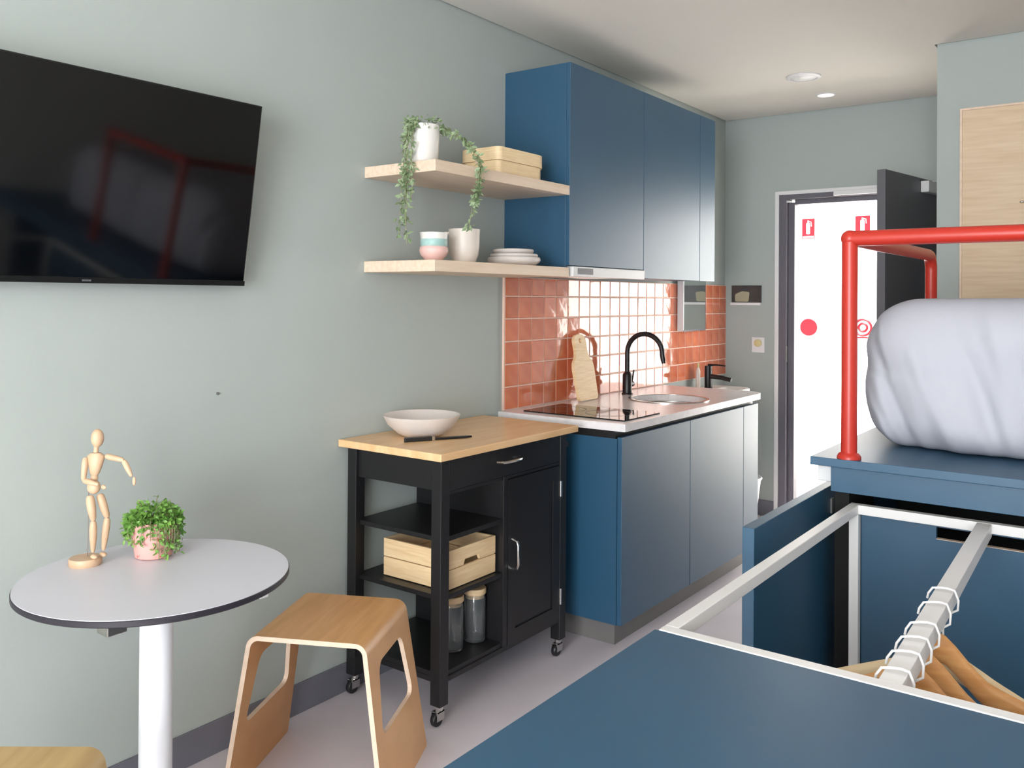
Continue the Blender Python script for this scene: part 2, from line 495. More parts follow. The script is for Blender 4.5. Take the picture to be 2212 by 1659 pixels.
# ------------------------------------------------------------------ kitchen
KX = 0.605; KY0, KY1 = 2.61, 4.05; KZ = 0.855
bc = thing('base_cabinet', 'blue kitchen base cabinet with flat handleless doors under the worktop', 'cabinet', (0.3, 3.3, 0))
part('carcass', B(0.001, KY0, 0.10, KX-0.022, KY0+0.018, 0.825).box(0.001, KY1-0.018, 0.10, KX-0.022, KY1, 0.825).box(0.001, KY0+0.018, 0.10, KX-0.022, KY1-0.018, 0.118).box(0.001, KY0+0.018, 0.118, 0.012, KY1-0.018, 0.825), BLUE, bc, merge=False)
part('top_rail', B(0.001, KY0+0.002, 0.825, KX-0.03, KY0+0.018, KZ).box(KX-0.06, KY0+0.018, 0.825, KX-0.03, KY1, KZ), BLACKP, bc)
for a, b_ in ((KY0, 3.226), (3.230, 3.850)):
    part('door', B(KX-0.02, a, 0.102, KX, b_, 0.832), BLUE, bc, bevel=0.0012)
part('filler_panel', B(KX-0.02, 3.854, 0.102, KX, KY1, 0.832), BLUE, bc, bevel=0.0012)
part('kickboard', B(0, KY0+0.055, 0, KX-0.06, KY1, 0.10), KICK, bc)

SC = (0.365, 3.50); SR = 0.178
outer = round_poly([(0.002, 2.607), (0.62, 2.607), (0.62, 4.12), (0.002, 4.12)], [0, 0.006, 0.11, 0], 8)
hole = [(SC[0]+SR*math.cos(2*PI*i/40), SC[1]+SR*1.05*math.sin(2*PI*i/40)) for i in range(40)]
single('kitchen_worktop', MB().prism(outer, KZ, 0.885, 'z', hole=hole), STONE, 'white stone kitchen worktop with round sink cut out', 'worktop', (0.3, 3.3, KZ))
sk = thing('kitchen_sink', 'round stainless steel sink set into the white worktop', 'sink', (SC[0], SC[1], 0.70))
ESC = Matrix.Translation((SC[0], SC[1], 0)) @ Matrix.Diagonal((1, 1.05, 1, 1))
part('bowl', MB().lathe([(0.190, 0.852), (0.174, 0.854), (0.168, 0.80), (0.150, 0.735), (0.12, 0.715), (0.0, 0.712), (0.0, 0.709), (0.122, 0.712), (0.153, 0.733), (0.172, 0.80), (0.178, 0.850)], n=40, tf=ESC), STEEL, sk, smooth=True)
part('rim', MB().lathe([(0.176, 0.8855), (0.192, 0.8855), (0.192, 0.889), (0.176, 0.8885)], n=40, tf=ESC, close=True), CHROME, sk, smooth=True)
part('drain', MB().lathe([(0.034, 0.7125), (0.034, 0.716), (0.02, 0.7145), (0.0, 0.7145)], n=24, tf=ESC), CHROME, sk, smooth=True)
hb = thing('induction_hob', 'black glass two zone hob flush on the white worktop', 'hob', (0.33, 2.83, 0.885))
part('glass', MB().prism(rrect(0.085, 2.675, 0.580, 2.985, 0.006), 0.8852, 0.890, 'z'), BLACKGL, hb, bevel=0.001)
for cx_, r_ in ((0.21, 0.085), (0.42, 0.10)):
    part('zone_ring', MB().lathe([(r_, 0.8901), (r_, 0.8904), (r_-0.003, 0.8904), (r_-0.003, 0.8901)], (cx_, 2.83, 0), 40, close=True), FRAMEG, hb)

# kitchen tap
tx, ty = 0.105, 3.555
kt = thing('kitchen_tap', 'tall black gooseneck tap curving over the round sink', 'tap', (tx, ty, 0.885))
part('body', MB().lathe([(0.029, 0.885), (0.029, 0.889), (0.024, 0.893), (0.0235, 0.985), (0.018, 0.995), (0.0125, 1.0)], (tx, ty, 0), 24), BLACKM, kt, smooth=True)
pts = [(tx, ty, 0.99), (tx, ty, 1.10)]
for i in range(0, 15):
    a = PI - PI*1.02*i/14
    pts.append((tx+0.098+0.098*math.cos(a), ty+0.0, 1.10+0.095*math.sin(a)))
e_ = pts[-1]
pts.append((e_[0]+0.006, ty, e_[2]-0.03))
part('spout', MB().tube(pts, 0.0125, 14), BLACKM, kt, smooth=True)
part('aerator', MB().tube([pts[-1], (pts[-1][0]+0.002, ty, pts[-1][2]-0.012)], 0.0105, 14), BLACKM, kt, smooth=True)
lv = part('lever', MB().tube([(tx, ty+0.02, 0.935), (tx, ty+0.055, 0.935)], 0.014, 14), BLACKM, kt, smooth=True)
part('lever_pin', MB().tube([(tx+0.0, ty+0.048, 0.94), (tx+0.004, ty+0.062, 1.005)], 0.0045, 8), BLACKM, lv, smooth=True)

# chopping board leaning on the tiles
bp = [(-0.085, 0), (0.085, 0), (0.09, 0.155), (0.082, 0.185), (0.058, 0.205), (0.05, 0.235), (0.052, 0.295), (0.03, 0.315), (-0.03, 0.315), (-0.052, 0.295), (-0.05, 0.235), (-0.058, 0.205), (-0.082, 0.185), (-0.09, 0.155)]
hl = [(0.012*math.cos(2*PI*i/16), 0.285+0.012*math.sin(2*PI*i/16)) for i in range(16)]
TFb = Matrix.Translation((0.085, 3.195, 0.886)) @ Matrix.Rotation(math.radians(-11), 4, 'Y')
cb = MB().prism(round_poly(bp, 0.02, 4), 0, 0.016, 'x', hole=hl, tf=TFb)
single('chopping_board', cb, PINE, 'pale wooden paddle chopping board leaning against the tiles', 'chopping board', (0.085, 3.195, 0.886), bevel=0.002)

# wall cabinet
CX = 0.335; CY0, CY1 = 2.645, 4.107; CZ0, CZ1 = 1.468, 2.343
wc = thing('wall_cabinet', 'blue wall cabinet with flat doors above the tiled splashback', 'cabinet', (0.17, 3.37, CZ0))
part('carcass', B(0, CY0, 1.51, CX-0.02, CY1, CZ1).box(0, CY0, CZ0, CX-0.02, CY0+0.016, 1.51).box(0, 3.30, CZ0+0.004, CX-0.02, CY1, 1.51), BLUE, wc, bevel=0.001)
part('door', B(CX-0.019, CY0, 1.507, CX, 3.286, CZ1), BLUE, wc, bevel=0.0012)
part('door', B(CX-0.019, 3.290, CZ0, CX, 3.912, CZ1), BLUE, wc, bevel=0.0012)
part('filler_panel', B(CX-0.019, 3.916, CZ0, CX, CY1, CZ1), BLUE, wc, bevel=0.0012)
rh = thing('range_hood', 'slim white slide out range hood under the wall cabinet', 'range hood', (0.17, 2.97, 1.46))
part('housing', B(0.01, 2.668, 1.470, 0.314, 3.284, 1.505), WHITE, rh, bevel=0.002)
part('front_strip', B(0.315, 2.665, 1.462, 0.342, 3.288, 1.504), WHITE, rh, bevel=0.003)
part('control_patch', B(0.3421, 2.70, 1.472, 0.3435, 2.82, 1.497), FRAMEG, rh)
part('filter', B(0.03, 2.70, 1.466, 0.30, 3.25, 1.4698), STEEL, rh)

# tiled splashback, every tile its own piece
TZ0, TZ1 = 0.886, 1.462
bs = thing('tiled_splashback', 'glossy terracotta square tiles with pale grout above the worktop', 'splashback', (0.0008, 3.8, TZ0))
part('grout_bed', B(0.0008, 2.640, TZ0, 0.0090, D-0.001, TZ1), GROUT, bs)
part('edge_trim', B(0.0008, 2.634, TZ0, 0.011, 2.640, TZ1), GROUT, bs)
TP = 0.0997; rows = [TZ0+0.0985*i for i in range(6)]+[TZ1]


def tile_mesh(w_, h_):
    mb = B(-0.004, -w_/2, -h_/2, 0.004, w_/2, h_/2)
    return make('tile', mb, TILE, bevel=0.0016, segs=1)


g = 0.006
full = tile_mesh(TP-g, 0.0985-g); topm = tile_mesh(TP-g, rows[6]-rows[5]-g)
ncol = int((D-2.645)/TP)
last_w = D-0.003-(2.642+ncol*TP)
lastm = tile_mesh(last_w-g, 0.0985-g); lasttop = tile_mesh(last_w-g, rows[6]-rows[5]-g)
for c in range(ncol+1):
    for r_ in range(6):
        me = (topm if r_ == 5 else full) if c < ncol else (lasttop if r_ == 5 else lastm)
        yc = 2.642+c*TP+TP/2 if c < ncol else 2.642+ncol*TP+last_w/2
        o = link('tile', me, bs, (0.0062, yc-3.8, (rows[r_]+rows[r_+1])/2-TZ0))
        o.rotation_euler = (0, random.gauss(0, 0.008), random.gauss(0, 0.008))

# mirror on the tiles and basin under it
mr = thing('shaving_mirror', 'small rectangular wall mirror on the tiles past the wall cabinet', 'mirror', (0.02, 4.56, 1.184))
am = math.radians(5.0); mcx, mcy = 0.036, 4.511
def mpt(v, d_): return (mcx-math.sin(am)*v+math.cos(am)*d_, mcy+math.cos(am)*v+math.sin(am)*d_)
part('mirror_case', MB().prism([mpt(-0.193, -0.001), mpt(0.193, -0.001), (0.0145, 4.705), (0.0145, 4.318)], 1.184, 1.70, 'z'), WHITE, mr)
TFm = Matrix.Translation((mcx, mcy, 0)) @ Matrix.Rotation(am, 4, 'Z')
part('mirror_glass', B(-0.0008, -0.187, 1.190, 0.0012, 0.187, 1.696, tf=TFm), MIRR, mr)
part('painted_edge_shade', B(-0.0008, -0.193, 1.180, 0.0015, 0.193, 1.190, tf=TFm).box(-0.0008, 0.187, 1.190, 0.0015, 0.193, 1.70, tf=TFm), FRAMEG, mr)  # dark grey strips: shade of the bottom edge put in as colour
ba = thing('hand_basin', 'small white ceramic hand basin under the mirror past the worktop', 'basin', (0.0, 4.58, 0.70))
bo = rrect(0.0, 4.36, 0.285, 4.84, [0.10, 0.0, 0.0, 0.10], 8)
bi = rrect(0.125, 4.40, 0.262, 4.80, 0.06, 8)
part('bowl', MB().prism(bo, 0.72, 0.83, 'z', hole=bi), CERAMW, ba, bevel=0.004)
part('bowl_floor', MB().prism(bo, 0.70, 0.7205, 'z'), CERAMW, ba)
bt = thing('basin_tap', 'short black basin mixer with straight spout under the mirror', 'tap', (0.085, 4.60, 0.83))
part('body', MB().lathe([(0.026, 0.83), (0.026, 0.834), (0.0225, 0.837), (0.0225, 0.955), (0.021, 0.968), (0.0, 0.970)], (0.085, 4.60, 0), 24), BLACKM, bt, smooth=True)
part('spout', MB().tube([(0.10, 4.60, 0.905), (0.17, 4.60, 0.900), (0.232, 4.60, 0.889)], [0.014, 0.0135, 0.013], 14), BLACKM, bt, smooth=True)
part('lever', MB().tube([(0.085, 4.60, 0.972), (0.14, 4.60, 0.976), (0.195, 4.60, 0.972)], [0.008, 0.005, 0.004], 8), BLACKM, bt, smooth=True)
so = thing('soap_bottle', 'slim pale bottle standing between the basin tap and tiles', 'bottle', (0.05, 4.53, 0.83))
part('bottle', MB().lathe([(0.013, 0.8305), (0.014, 0.834), (0.014, 0.94), (0.009, 0.955), (0.006, 0.96)], (0.05, 4.53, 0), 18), CREAM, so, smooth=True)
part('cap', MB().lathe([(0.0075, 0.96), (0.0075, 0.985), (0.0, 0.987)], (0.05, 4.53, 0), 14), YELLOW, so, smooth=True)

# end wall fittings
nt_ = thing('wall_notice', 'small dark picture notice with white ledge beside the entrance door', 'notice', (0.15, D, 1.33))
part('board', B(0.051, D-0.012, 1.352, 0.247, D, 1.462), NOTICE, nt_, bevel=0.001)
part('pale_patch', MB().prism(round_poly([(0.075, 1.358), (0.165, 1.358), (0.172, 1.42), (0.12, 1.425), (0.075, 1.405)], 0.01, 3), D-0.0135, D-0.012, 'y'), BEIGE, nt_)
part('white_ledge', B(0.049, D-0.030, 1.335, 0.249, D, 1.352), WHITE, nt_, bevel=0.002)
sw = thing('wall_switch', 'white wall switch plate with a round yellowish knob', 'switch', (0.23, D, 1.034))
part('plate', B(0.187, D-0.009, 1.034, 0.270, D, 1.131), WHITE, sw, bevel=0.003)
part('knob', MB().lathe([(0.024, 0), (0.024, 0.010), (0.018, 0.014), (0.0, 0.015)], n=24, tf=Matrix.Translation((0.229, D-0.009, 1.095)) @ Matrix.Rotation(PI/2, 4, 'X')), YELLOW, sw, smooth=True)
wb = thing('waste_bin', 'white tapered waste bin on the floor past the base cabinet', 'bin', (0.26, 4.66, 0))
part('bucket', MB().lathe([(0.085, 0.002), (0.09, 0.01), (0.125, 0.29), (0.131, 0.31), (0.126, 0.31), (0.12, 0.29), (0.086, 0.014), (0.0, 0.014)], (0.26, 4.66, 0), 32), WHITE, wb, smooth=True)
part('rim', MB().lathe([(0.131, 0.300), (0.134, 0.306), (0.131, 0.315), (0.126, 0.312)], (0.26, 4.66, 0), 32, close=True), WHITE, wb, smooth=True)

# ------------------------------------------------------------------ television
TY0, TY1 = 0.300, 1.265
a_t = math.atan2(0.083, 0.531); th = 0.5375
tv = thing('television', 'black flat screen television tilted forward on the wall', 'television', (0.06, (TY0+TY1)/2, 1.402))
tv.rotation_euler = (0, a_t, 0)
hw = (TY1-TY0)/2
part('case', B(-0.035, -hw, 0, -0.001, hw, th), TVBODY, tv, off=(0, 0, 0), bevel=0.003)
part('screen', B(-0.001, -hw+0.006, 0.016, 0.0008, hw-0.006, th-0.006), SCREEN, tv, off=(0, 0, 0))
part('bottom_bezel', B(-0.001, -hw, 0, 0.003, hw, 0.015), TVBODY, tv, off=(0, 0, 0), bevel=0.001)
part('badge', B(0.003, -0.012, 0.005, 0.0036, 0.012, 0.010), CHROME, tv, off=(0, 0, 0))
part('wall_bracket', B(-0.062, -0.12, 0.16, -0.035, 0.12, 0.38), TVBODY, tv, off=(0, 0, 0))
single('wall_screw', MB().lathe([(0.0045, 0), (0.004, 0.004), (0.0, 0.006)], n=10, tf=Matrix.Translation((0, 1.218, 1.078)) @ Matrix.Rotation(PI/2, 4, 'Y')), DKGREY,
       'tiny dark screw in the wall below the television', 'screw', (0, 1.218, 1.078))

# ------------------------------------------------------------------ shelves and what stands on them
ZS2, ZS1, SY0 = 1.834, 1.498, 1.816
for zt, lb in ((ZS2, 'thick pale oak floating shelf holding the trailing plant'), (ZS1, 'thick pale oak floating shelf holding cup, mug and plates')):
    single('floating_shelf', B(0, SY0, zt-0.039, 0.335, CY0-0.001, zt), OAKY, lb, 'shelf', (0.17, 2.2, zt-0.039), group='floating oak shelves', bevel=0.0015)


def leaf(mb, p, d, n_, L_, w_, mi=0):
    """a small folded leaf from p along d with normal n_"""
    p = Vector(p); d = d.normalized(); sd = d.cross(n_)
    if sd.length < 1e-4: sd = d.orthogonal()
    sd.normalize(); nn = sd.cross(d)
    vs = [p, p+d*L_*0.45+sd*w_*0.5+nn*w_*0.12, p+d*L_, p+d*L_*0.45-sd*w_*0.5+nn*w_*0.12, p+d*L_*0.5]
    mb.add(vs, [(0, 1, 4), (1, 2, 4), (2, 3, 4), (3, 0, 4)], mi)


def rnd(s=1.0):
    return Vector((random.uniform(-1, 1), random.uniform(-1, 1), random.uniform(-1, 1)))*s


px_, py_ = 0.215, 1.885
tp = thing('trailing_pot_plant', 'trailing green plant in a white pot on the upper shelf', 'potted plant', (px_, py_, ZS2))
part('pot', MB().lathe([(0.050, 0.0005), (0.053, 0.004), (0.060, 0.128), (0.061, 0.134), (0.056, 0.134), (0.054, 0.115), (0.0, 0.115)], (px_, py_, ZS2), 32), CERAMW, tp, smooth=True)
part('soil', MB().lathe([(0.054, 0.116), (0.0, 0.120)], (px_, py_, ZS2), 24), SOIL, tp)
cr_ = MB()
for i in range(150):
    a = random.uniform(0, 2*PI); r_ = 0.062*math.sqrt(random.random())
    z_ = ZS2+0.118+random.random()**1.5*0.045
    leaf(cr_, (px_+r_*math.cos(a), py_+r_*math.sin(a), z_), Vector((math.cos(a), math.sin(a), random.uniform(-0.5, 0.8))), rnd(), random.uniform(0.012, 0.02), random.uniform(0.008, 0.013))
o = part('crown', cr_, LEAF2, tp, merge=False); o['kind'] = 'stuff'


def vine(parent, pts, mt, mts, n_leaf, L_, spread=0.012):
    P_ = [Vector(p) for p in pts]
    # resample
    seg = []
    for i in range(len(P_)-1):
        for k in range(8):
            t = k/8; p0 = P_[max(i-1, 0)]; p1 = P_[i]; p2 = P_[i+1]; p3 = P_[min(i+2, len(P_)-1)]
            seg.append(0.5*((2*p1)+(p2-p0)*t+(2*p0-5*p1+4*p2-p3)*t*t+(3*p1-p0-3*p2+p3)*t**3))
    seg.append(P_[-1])
    mb = MB().tube(seg, 0.0012, 5, mi=0)
    for i in range(n_leaf):
        q = seg[int(random.random()**0.9*(len(seg)-1))]
        d = rnd(); d.z -= 0.45
        leaf(mb, q+rnd(spread*0.3), d, rnd(), random.uniform(0.6, 1.2)*L_, random.uniform(0.6, 1.1)*L_*0.62, 1)
    part('vine', mb, [mts, mt], parent, merge=False)


vx = [(0.245, 1.800), (0.232, 1.793), (0.222, 1.802), (0.212, 1.795), (0.226, 1.788)]
ends = [1.70, 1.55, 1.62, 1.58, 1.75]
for (ax, ay), ez in zip(vx, ends):
    vine(tp, [(ax-0.005, 1.85, ZS2+0.13), (ax, 1.822, ZS2+0.138), (ax, ay, ZS2+0.08), (ax, ay-0.004, ZS2-0.02), (ax-0.006+random.uniform(-.008, .008), ay, (ZS2+ez)/2), (ax-0.010+random.uniform(-.012, .012), ay, ez)],
         LEAF2, STEM, int(230*(ZS2+0.13-ez)), 0.024, 0.026)
for k, (ez, dx) in enumerate(((1.61, 0.0), (1.70, 0.012), (1.655, 0.006))):
    vine(tp, [(0.235, 1.93, ZS2+0.125), (0.255, 1.962, ZS2+0.135-0.005*k), (0.305+dx, 2.005, ZS2+0.085), (0.352+dx, 2.02, ZS2+0.02), (0.360+dx, 2.018-0.006*k, ZS2-0.06), (0.352+dx, 2.000, 1.72), (0.352+dx, 1.975+0.008*k, ez)],
         LEAF2, STEM, 85, 0.025, 0.026)

# bentwood box with lid
bx = thing('bentwood_box', 'rounded pale wood lidded box on the upper shelf', 'box', (0.21, 2.37, ZS2))
part('body', MB().prism(rrect(0.115, 2.205, 0.305, 2.535, [0.085, 0.05, 0.04, 0.02], 8), ZS2+0.0005, ZS2+0.052, 'z'), BAMBOO, bx, bevel=0.006)
part('lid', MB().prism(rrect(0.110, 2.200, 0.310, 2.540, [0.088, 0.053, 0.043, 0.022], 8), ZS2+0.053, ZS2+0.102, 'z'), BAMBOO, bx, bevel=0.014, segs=3)
part('clasp', B(0.200, 2.1965, ZS2+0.045, 0.225, 2.2015, ZS2+0.068), PLYEDGE, bx)

# cup, mug, plates on lower shelf
cu = thing('striped_cup', 'small cup with teal band and pink base on the lower shelf', 'cup', (0.225, 1.935, ZS1))
part('pink_base', MB().lathe([(0.026, 0.0005), (0.030, 0.003), (0.046, 0.022), (0.051, 0.038), (0.049, 0.050), (0.046, 0.053)], (0.225, 1.935, ZS1), 32), PINKC, cu, smooth=True)
part('teal_band', MB().lathe([(0.046, 0.053), (0.0475, 0.055), (0.048, 0.076), (0.047, 0.078)], (0.225, 1.935, ZS1), 32), TEAL, cu, smooth=True)
part('rim', MB().lathe([(0.047, 0.078), (0.049, 0.098), (0.0505, 0.101), (0.047, 0.101), (0.044, 0.08), (0.040, 0.03), (0.0, 0.025)], (0.225, 1.935, ZS1), 32), CERAMW, cu, smooth=True)
mu = thing('cream_mug', 'tall cream mug beside the striped cup on the lower shelf', 'mug', (0.215, 2.115, ZS1))
part('body', MB().lathe([(0.036, 0.0005), (0.042, 0.004), (0.052, 0.03), (0.056, 0.06), (0.058, 0.122), (0.0585, 0.125), (0.0545, 0.125), (0.052, 0.06), (0.046, 0.02), (0.0, 0.012)], (0.215, 2.115, ZS1), 36), CREAM, mu, smooth=True)
hd = Vector((-0.804, -0.594, 0)); hc = Vector((0.215, 2.115, ZS1))
part('handle', MB().tube([hc+hd*0.055+Vector((0, 0, 0.112)), hc+hd*0.078+Vector((0, 0, 0.110)), hc+hd*0.086+Vector((0, 0, 0.085)), hc+hd*0.078+Vector((0, 0, 0.050)), hc+hd*0.050+Vector((0, 0, 0.036))], 0.006, 8), CREAM, mu, smooth=True)

def plate(x, y, z, r, h, label):
    t = single('dinner_plate', MB().lathe([(r*0.70, 0), (r*0.80, 0.002), (r*0.96, h*0.40), (r, h*0.65), (r*0.985, h*0.92), (r*0.96, h), (r*0.92, h*0.98), (r*0.80, h*0.62), (0.0, h*0.55)], (x, y, z), 40), CERAM, label, 'plate', (x, y, z), 'stoneware stacked on the lower shelf', smooth=True)
    return t


plate(0.215, 2.425, ZS1+0.0005, 0.106, 0.034, 'wider speckled dish at the bottom of the shelf stack')
plate(0.215, 2.425, ZS1+0.0255, 0.096, 0.022, 'speckled plate in the middle of the shelf stack')
plate(0.212, 2.425, ZS1+0.0440, 0.082, 0.022, 'smaller speckled plate on top of the shelf stack')

# ------------------------------------------------------------------ kitchen trolley
TX0, TX1, LY0, LY1 = 0.012, 0.442, 1.735, 2.468
kc = thing('kitchen_trolley', 'black kitchen trolley on castors with wooden top beside the base cabinet', 'trolley', (0.23, 2.1, 0))
wt = part('worktop', B(0.003, 1.698, 0.855, 0.472, 2.505, 0.880), BUTCHER, kc, bevel=0.003)
for lx in (TX0, TX1-0.042):
    for ly in (LY0, LY1-0.042):
        lg = part('leg', B(lx, ly, 0.065, lx+0.042, ly+0.042, 0.855), BLACKP, kc, bevel=0.002)
        cx_, cy_ = lx+0.021, ly+0.021
        fk = MB().tube([(cx_, cy_, 0.045), (cx_, cy_, 0.066)], 0.013, 12)
        fk.box(cx_-0.013, cy_-0.024, 0.020, cx_-0.010, cy_+0.012, 0.048).box(cx_+0.010, cy_-0.024, 0.020, cx_+0.013, cy_+0.012, 0.048).box(cx_-0.013, cy_-0.02, 0.045, cx_+0.013, cy_+0.012, 0.048)
        part('castor_fork', fk, CHROME, lg)
        part('castor_wheel', MB().lathe([(0.008, -0.009), (0.021, -0.009), (0.0235, -0.005), (0.0235, 0.005), (0.021, 0.009), (0.008, 0.009)], n=22, close=True,
             tf=Matrix.Translation((cx_, cy_-0.012, 0.024)) @ Matrix.Rotation(PI/2, 4, 'Y')), BLACKP, lg, smooth=True)
ix0, ix1, iy0, iy1 = TX0+0.042, TX1-0.042, LY0+0.042, LY1-0.042
part('side_apron', B(ix0, LY0+0.012, 0.750, ix1, LY0+0.030, 0.855), BLACKP, kc, bevel=0.001)
part('side_panel', B(ix0, LY1-0.030, 0.150, ix1, LY1-0.012, 0.855), BLACKP, kc, bevel=0.001)
part('back_apron', B(TX0+0.012, iy0, 0.750, TX0+0.030, iy1, 0.855), BLACKP, kc, bevel=0.001)
part('cupboard_back', B(TX0+0.012, 2.09, 0.150, TX0+0.022, iy1, 0.750), BLACKP, kc)
df = part('drawer_front', B(TX1-0.018, iy0+0.002, 0.748, TX1-0.002, iy1-0.002, 0.848), BLACKP, kc, bevel=0.002)
part('front_rail', B(TX1-0.030, iy0, 0.735, TX1-0.006, iy1, 0.746), BLACKP, kc)


def bow(p0, p1, out, r=0.0055):
    p0 = Vector(p0); p1 = Vector(p1); o_ = Vector(out)
    mb = MB().tube([p0, p0+o_*0.8+(p1-p0)*0.06, p0+o_+(p1-p0)*0.18, p1+o_-(p1-p0)*0.18, p1+o_*0.8-(p1-p0)*0.06, p1], r, 8)
    return mb


part('drawer_handle', bow((TX1-0.002, 2.03, 0.803), (TX1-0.002, 2.15, 0.803), (0.028, 0, 0)), CHROME, df, smooth=True)
part('divider', B(TX0+0.014, 2.072, 0.150, TX1-0.022, 2.088, 0.750), BLACKP, kc)
part('door_post', B(TX1-0.022, 2.070, 0.150, TX1-0.002, 2.092, 0.746), BLACKP, kc, bevel=0.001)
dr = part('cupboard_door', B(TX1-0.018, 2.096, 0.150, TX1-0.006, 2.424, 0.732).box(TX1-0.006, 2.096, 0.150, TX1-0.001, 2.140, 0.732).box(TX1-0.006, 2.380, 0.150, TX1-0.001, 2.424, 0.732)
          .box(TX1-0.006, 2.140, 0.150, TX1-0.001, 2.380, 0.200).box(TX1-0.006, 2.140, 0.684, TX1-0.001, 2.380, 0.732), BLACKP, kc, merge=False)
part('door_handle', bow((TX1-0.001, 2.118, 0.415), (TX1-0.001, 2.118, 0.520), (0.028, 0, 0)), CHROME, dr, smooth=True)
for hz in (0.235, 0.645):
    part('hinge', MB().tube([(TX1+0.001, 2.428, hz-0.03), (TX1+0.001, 2.428, hz+0.03)], 0.006, 10), CHROME, dr, smooth=True)
for zt in (0.600, 0.412):
    part('shelf', B(ix0-0.02, LY0+0.02, zt-0.016, TX1-0.008, 2.072, zt), BLACKP, kc, bevel=0.001)
part('bottom_panel', B(ix0-0.03, LY0+0.012, 0.150, TX1-0.008, LY1-0.012, 0.168), BLACKP, kc, bevel=0.001)
part('bottom_rail', B(TX1-0.030, iy0, 0.135, TX1-0.004, iy1, 0.152).box(ix0, LY0+0.010, 0.135, ix1, LY0+0.032, 0.152), BLACKP, kc)
tb = MB().tube([(0.06, 2.468, 0.795), (0.06, 2.535, 0.795), (0.075, 2.55, 0.795), (0.385, 2.55, 0.795), (0.40, 2.535, 0.795), (0.40, 2.468, 0.795)], 0.010, 10)
part('towel_rail', tb, BLACKP, kc, smooth=True)

# crate on the trolley's middle shelf
ck = thing('wooden_crate', 'pale pine slatted crate on the middle shelf of the trolley', 'crate', (0.27, 1.94, 0.412))
gx0, gx1, gy0, gy1, gz = 0.125, 0.412, 1.800, 2.060, 0.4125
zz_ = [(gz+0.002, gz+0.064), (gz+0.067, gz+0.128)]
for (z0, z1) in zz_:
    part('slat', B(gx0, gy0, z0, gx1, gy0+0.010, z1), PINE, ck, bevel=0.001)
    part('slat', B(gx0, gy1-0.010, z0, gx1, gy1, z1), PINE, ck, bevel=0.001)
    part('slat', B(gx0, gy0+0.010, z0, gx0+0.010, gy1-0.010, z1), PINE, ck, bevel=0.001)
part('slat', B(gx1-0.010, gy0+0.010, zz_[0][0], gx1, gy1-0.010, zz_[0][1]), PINE, ck, bevel=0.001)
sl = [(gy0+0.010, zz_[1][0]), (1.885, zz_[1][0]), (1.893, zz_[1][0]+0.018), (1.965, zz_[1][0]+0.018), (1.973, zz_[1][0]), (gy1-0.010, zz_[1][0]), (gy1-0.010, zz_[1][1]), (gy0+0.010, zz_[1][1])]
part('slat', MB().prism(sl, gx1-0.010, gx1, 'x'), PINE, ck)
part('crate_floor', B(gx0+0.010, gy0+0.010, gz+0.002, gx1-0.010, gy1-0.010, gz+0.010), PINE, ck)
for cx_ in (gx0+0.010, gx1-0.026):
    for cy_ in (gy0+0.010, gy1-0.026):
        part('corner_post', B(cx_, cy_, gz+0.010, cx_+0.016, cy_+0.016, gz+0.120), PINE, ck)

for (jx, jy, lb) in ((0.335, 1.920, 'clear glass jar with wooden lid, nearer the trolley front leg'), (0.345, 2.030, 'clear glass jar with wooden lid, nearer the trolley door')):
    j = thing('glass_jar', lb, 'jar', (jx, jy, 0.168), group='glass jars on the trolley bottom shelf')
    part('glass_body', MB().lathe([(0.030, 0.0008), (0.036, 0.004), (0.038, 0.012), (0.038, 0.150), (0.035, 0.158), (0.035, 0.166), (0.033, 0.166), (0.033, 0.157), (0.0360, 0.149), (0.0360, 0.013), (0.033, 0.008), (0.0, 0.007)], (jx, jy, 0.168), 32), GLASS, j, smooth=True)
    part('wooden_lid', MB().lathe([(0.0325, 0.152), (0.0325, 0.1665), (0.039, 0.1668), (0.040, 0.170), (0.040, 0.184), (0.038, 0.187), (0.0, 0.188)], (jx, jy, 0.168), 32), PINE, j, smooth=True)

bw = (0.165, 1.945)
single('serving_bowl', MB().lathe([(0.062, 0.0005), (0.068, 0.001), (0.085, 0.010), (0.122, 0.042), (0.136, 0.070), (0.138, 0.074), (0.135, 0.075), (0.131, 0.070), (0.117, 0.045), (0.08, 0.015), (0.0, 0.010)], (bw[0], bw[1], 0.880), 48), CERAM,
       'wide shallow off white speckled bowl on the trolley top', 'bowl', (bw[0], bw[1], 0.880), smooth=True)
kn = thing('kitchen_knife', 'black knife lying in front of the bowl on the trolley', 'knife', (0.276, 1.905, 0.880), math.atan2(0.222, 0.116))
part('handle', MB().prism(round_poly([(-0.125, -0.009), (-0.02, -0.010), (-0.015, 0.010), (-0.118, 0.012)], 0.006, 3), 0.0005, 0.014, 'z'), BLACKP, kn, off=(0, 0, 0), bevel=0.003)
part('blade', MB().prism([(-0.02, -0.010), (0.105, -0.010), (0.128, -0.002), (0.11, 0.010), (-0.02, 0.012)], 0.0015, 0.0075, 'z'), BLACKM, kn, off=(0, 0, 0), bevel=0.001)
part('ferrule', B(-0.024, -0.0105, 0.0008, -0.014, 0.0115, 0.0145), CHROME, kn, off=(0, 0, 0))

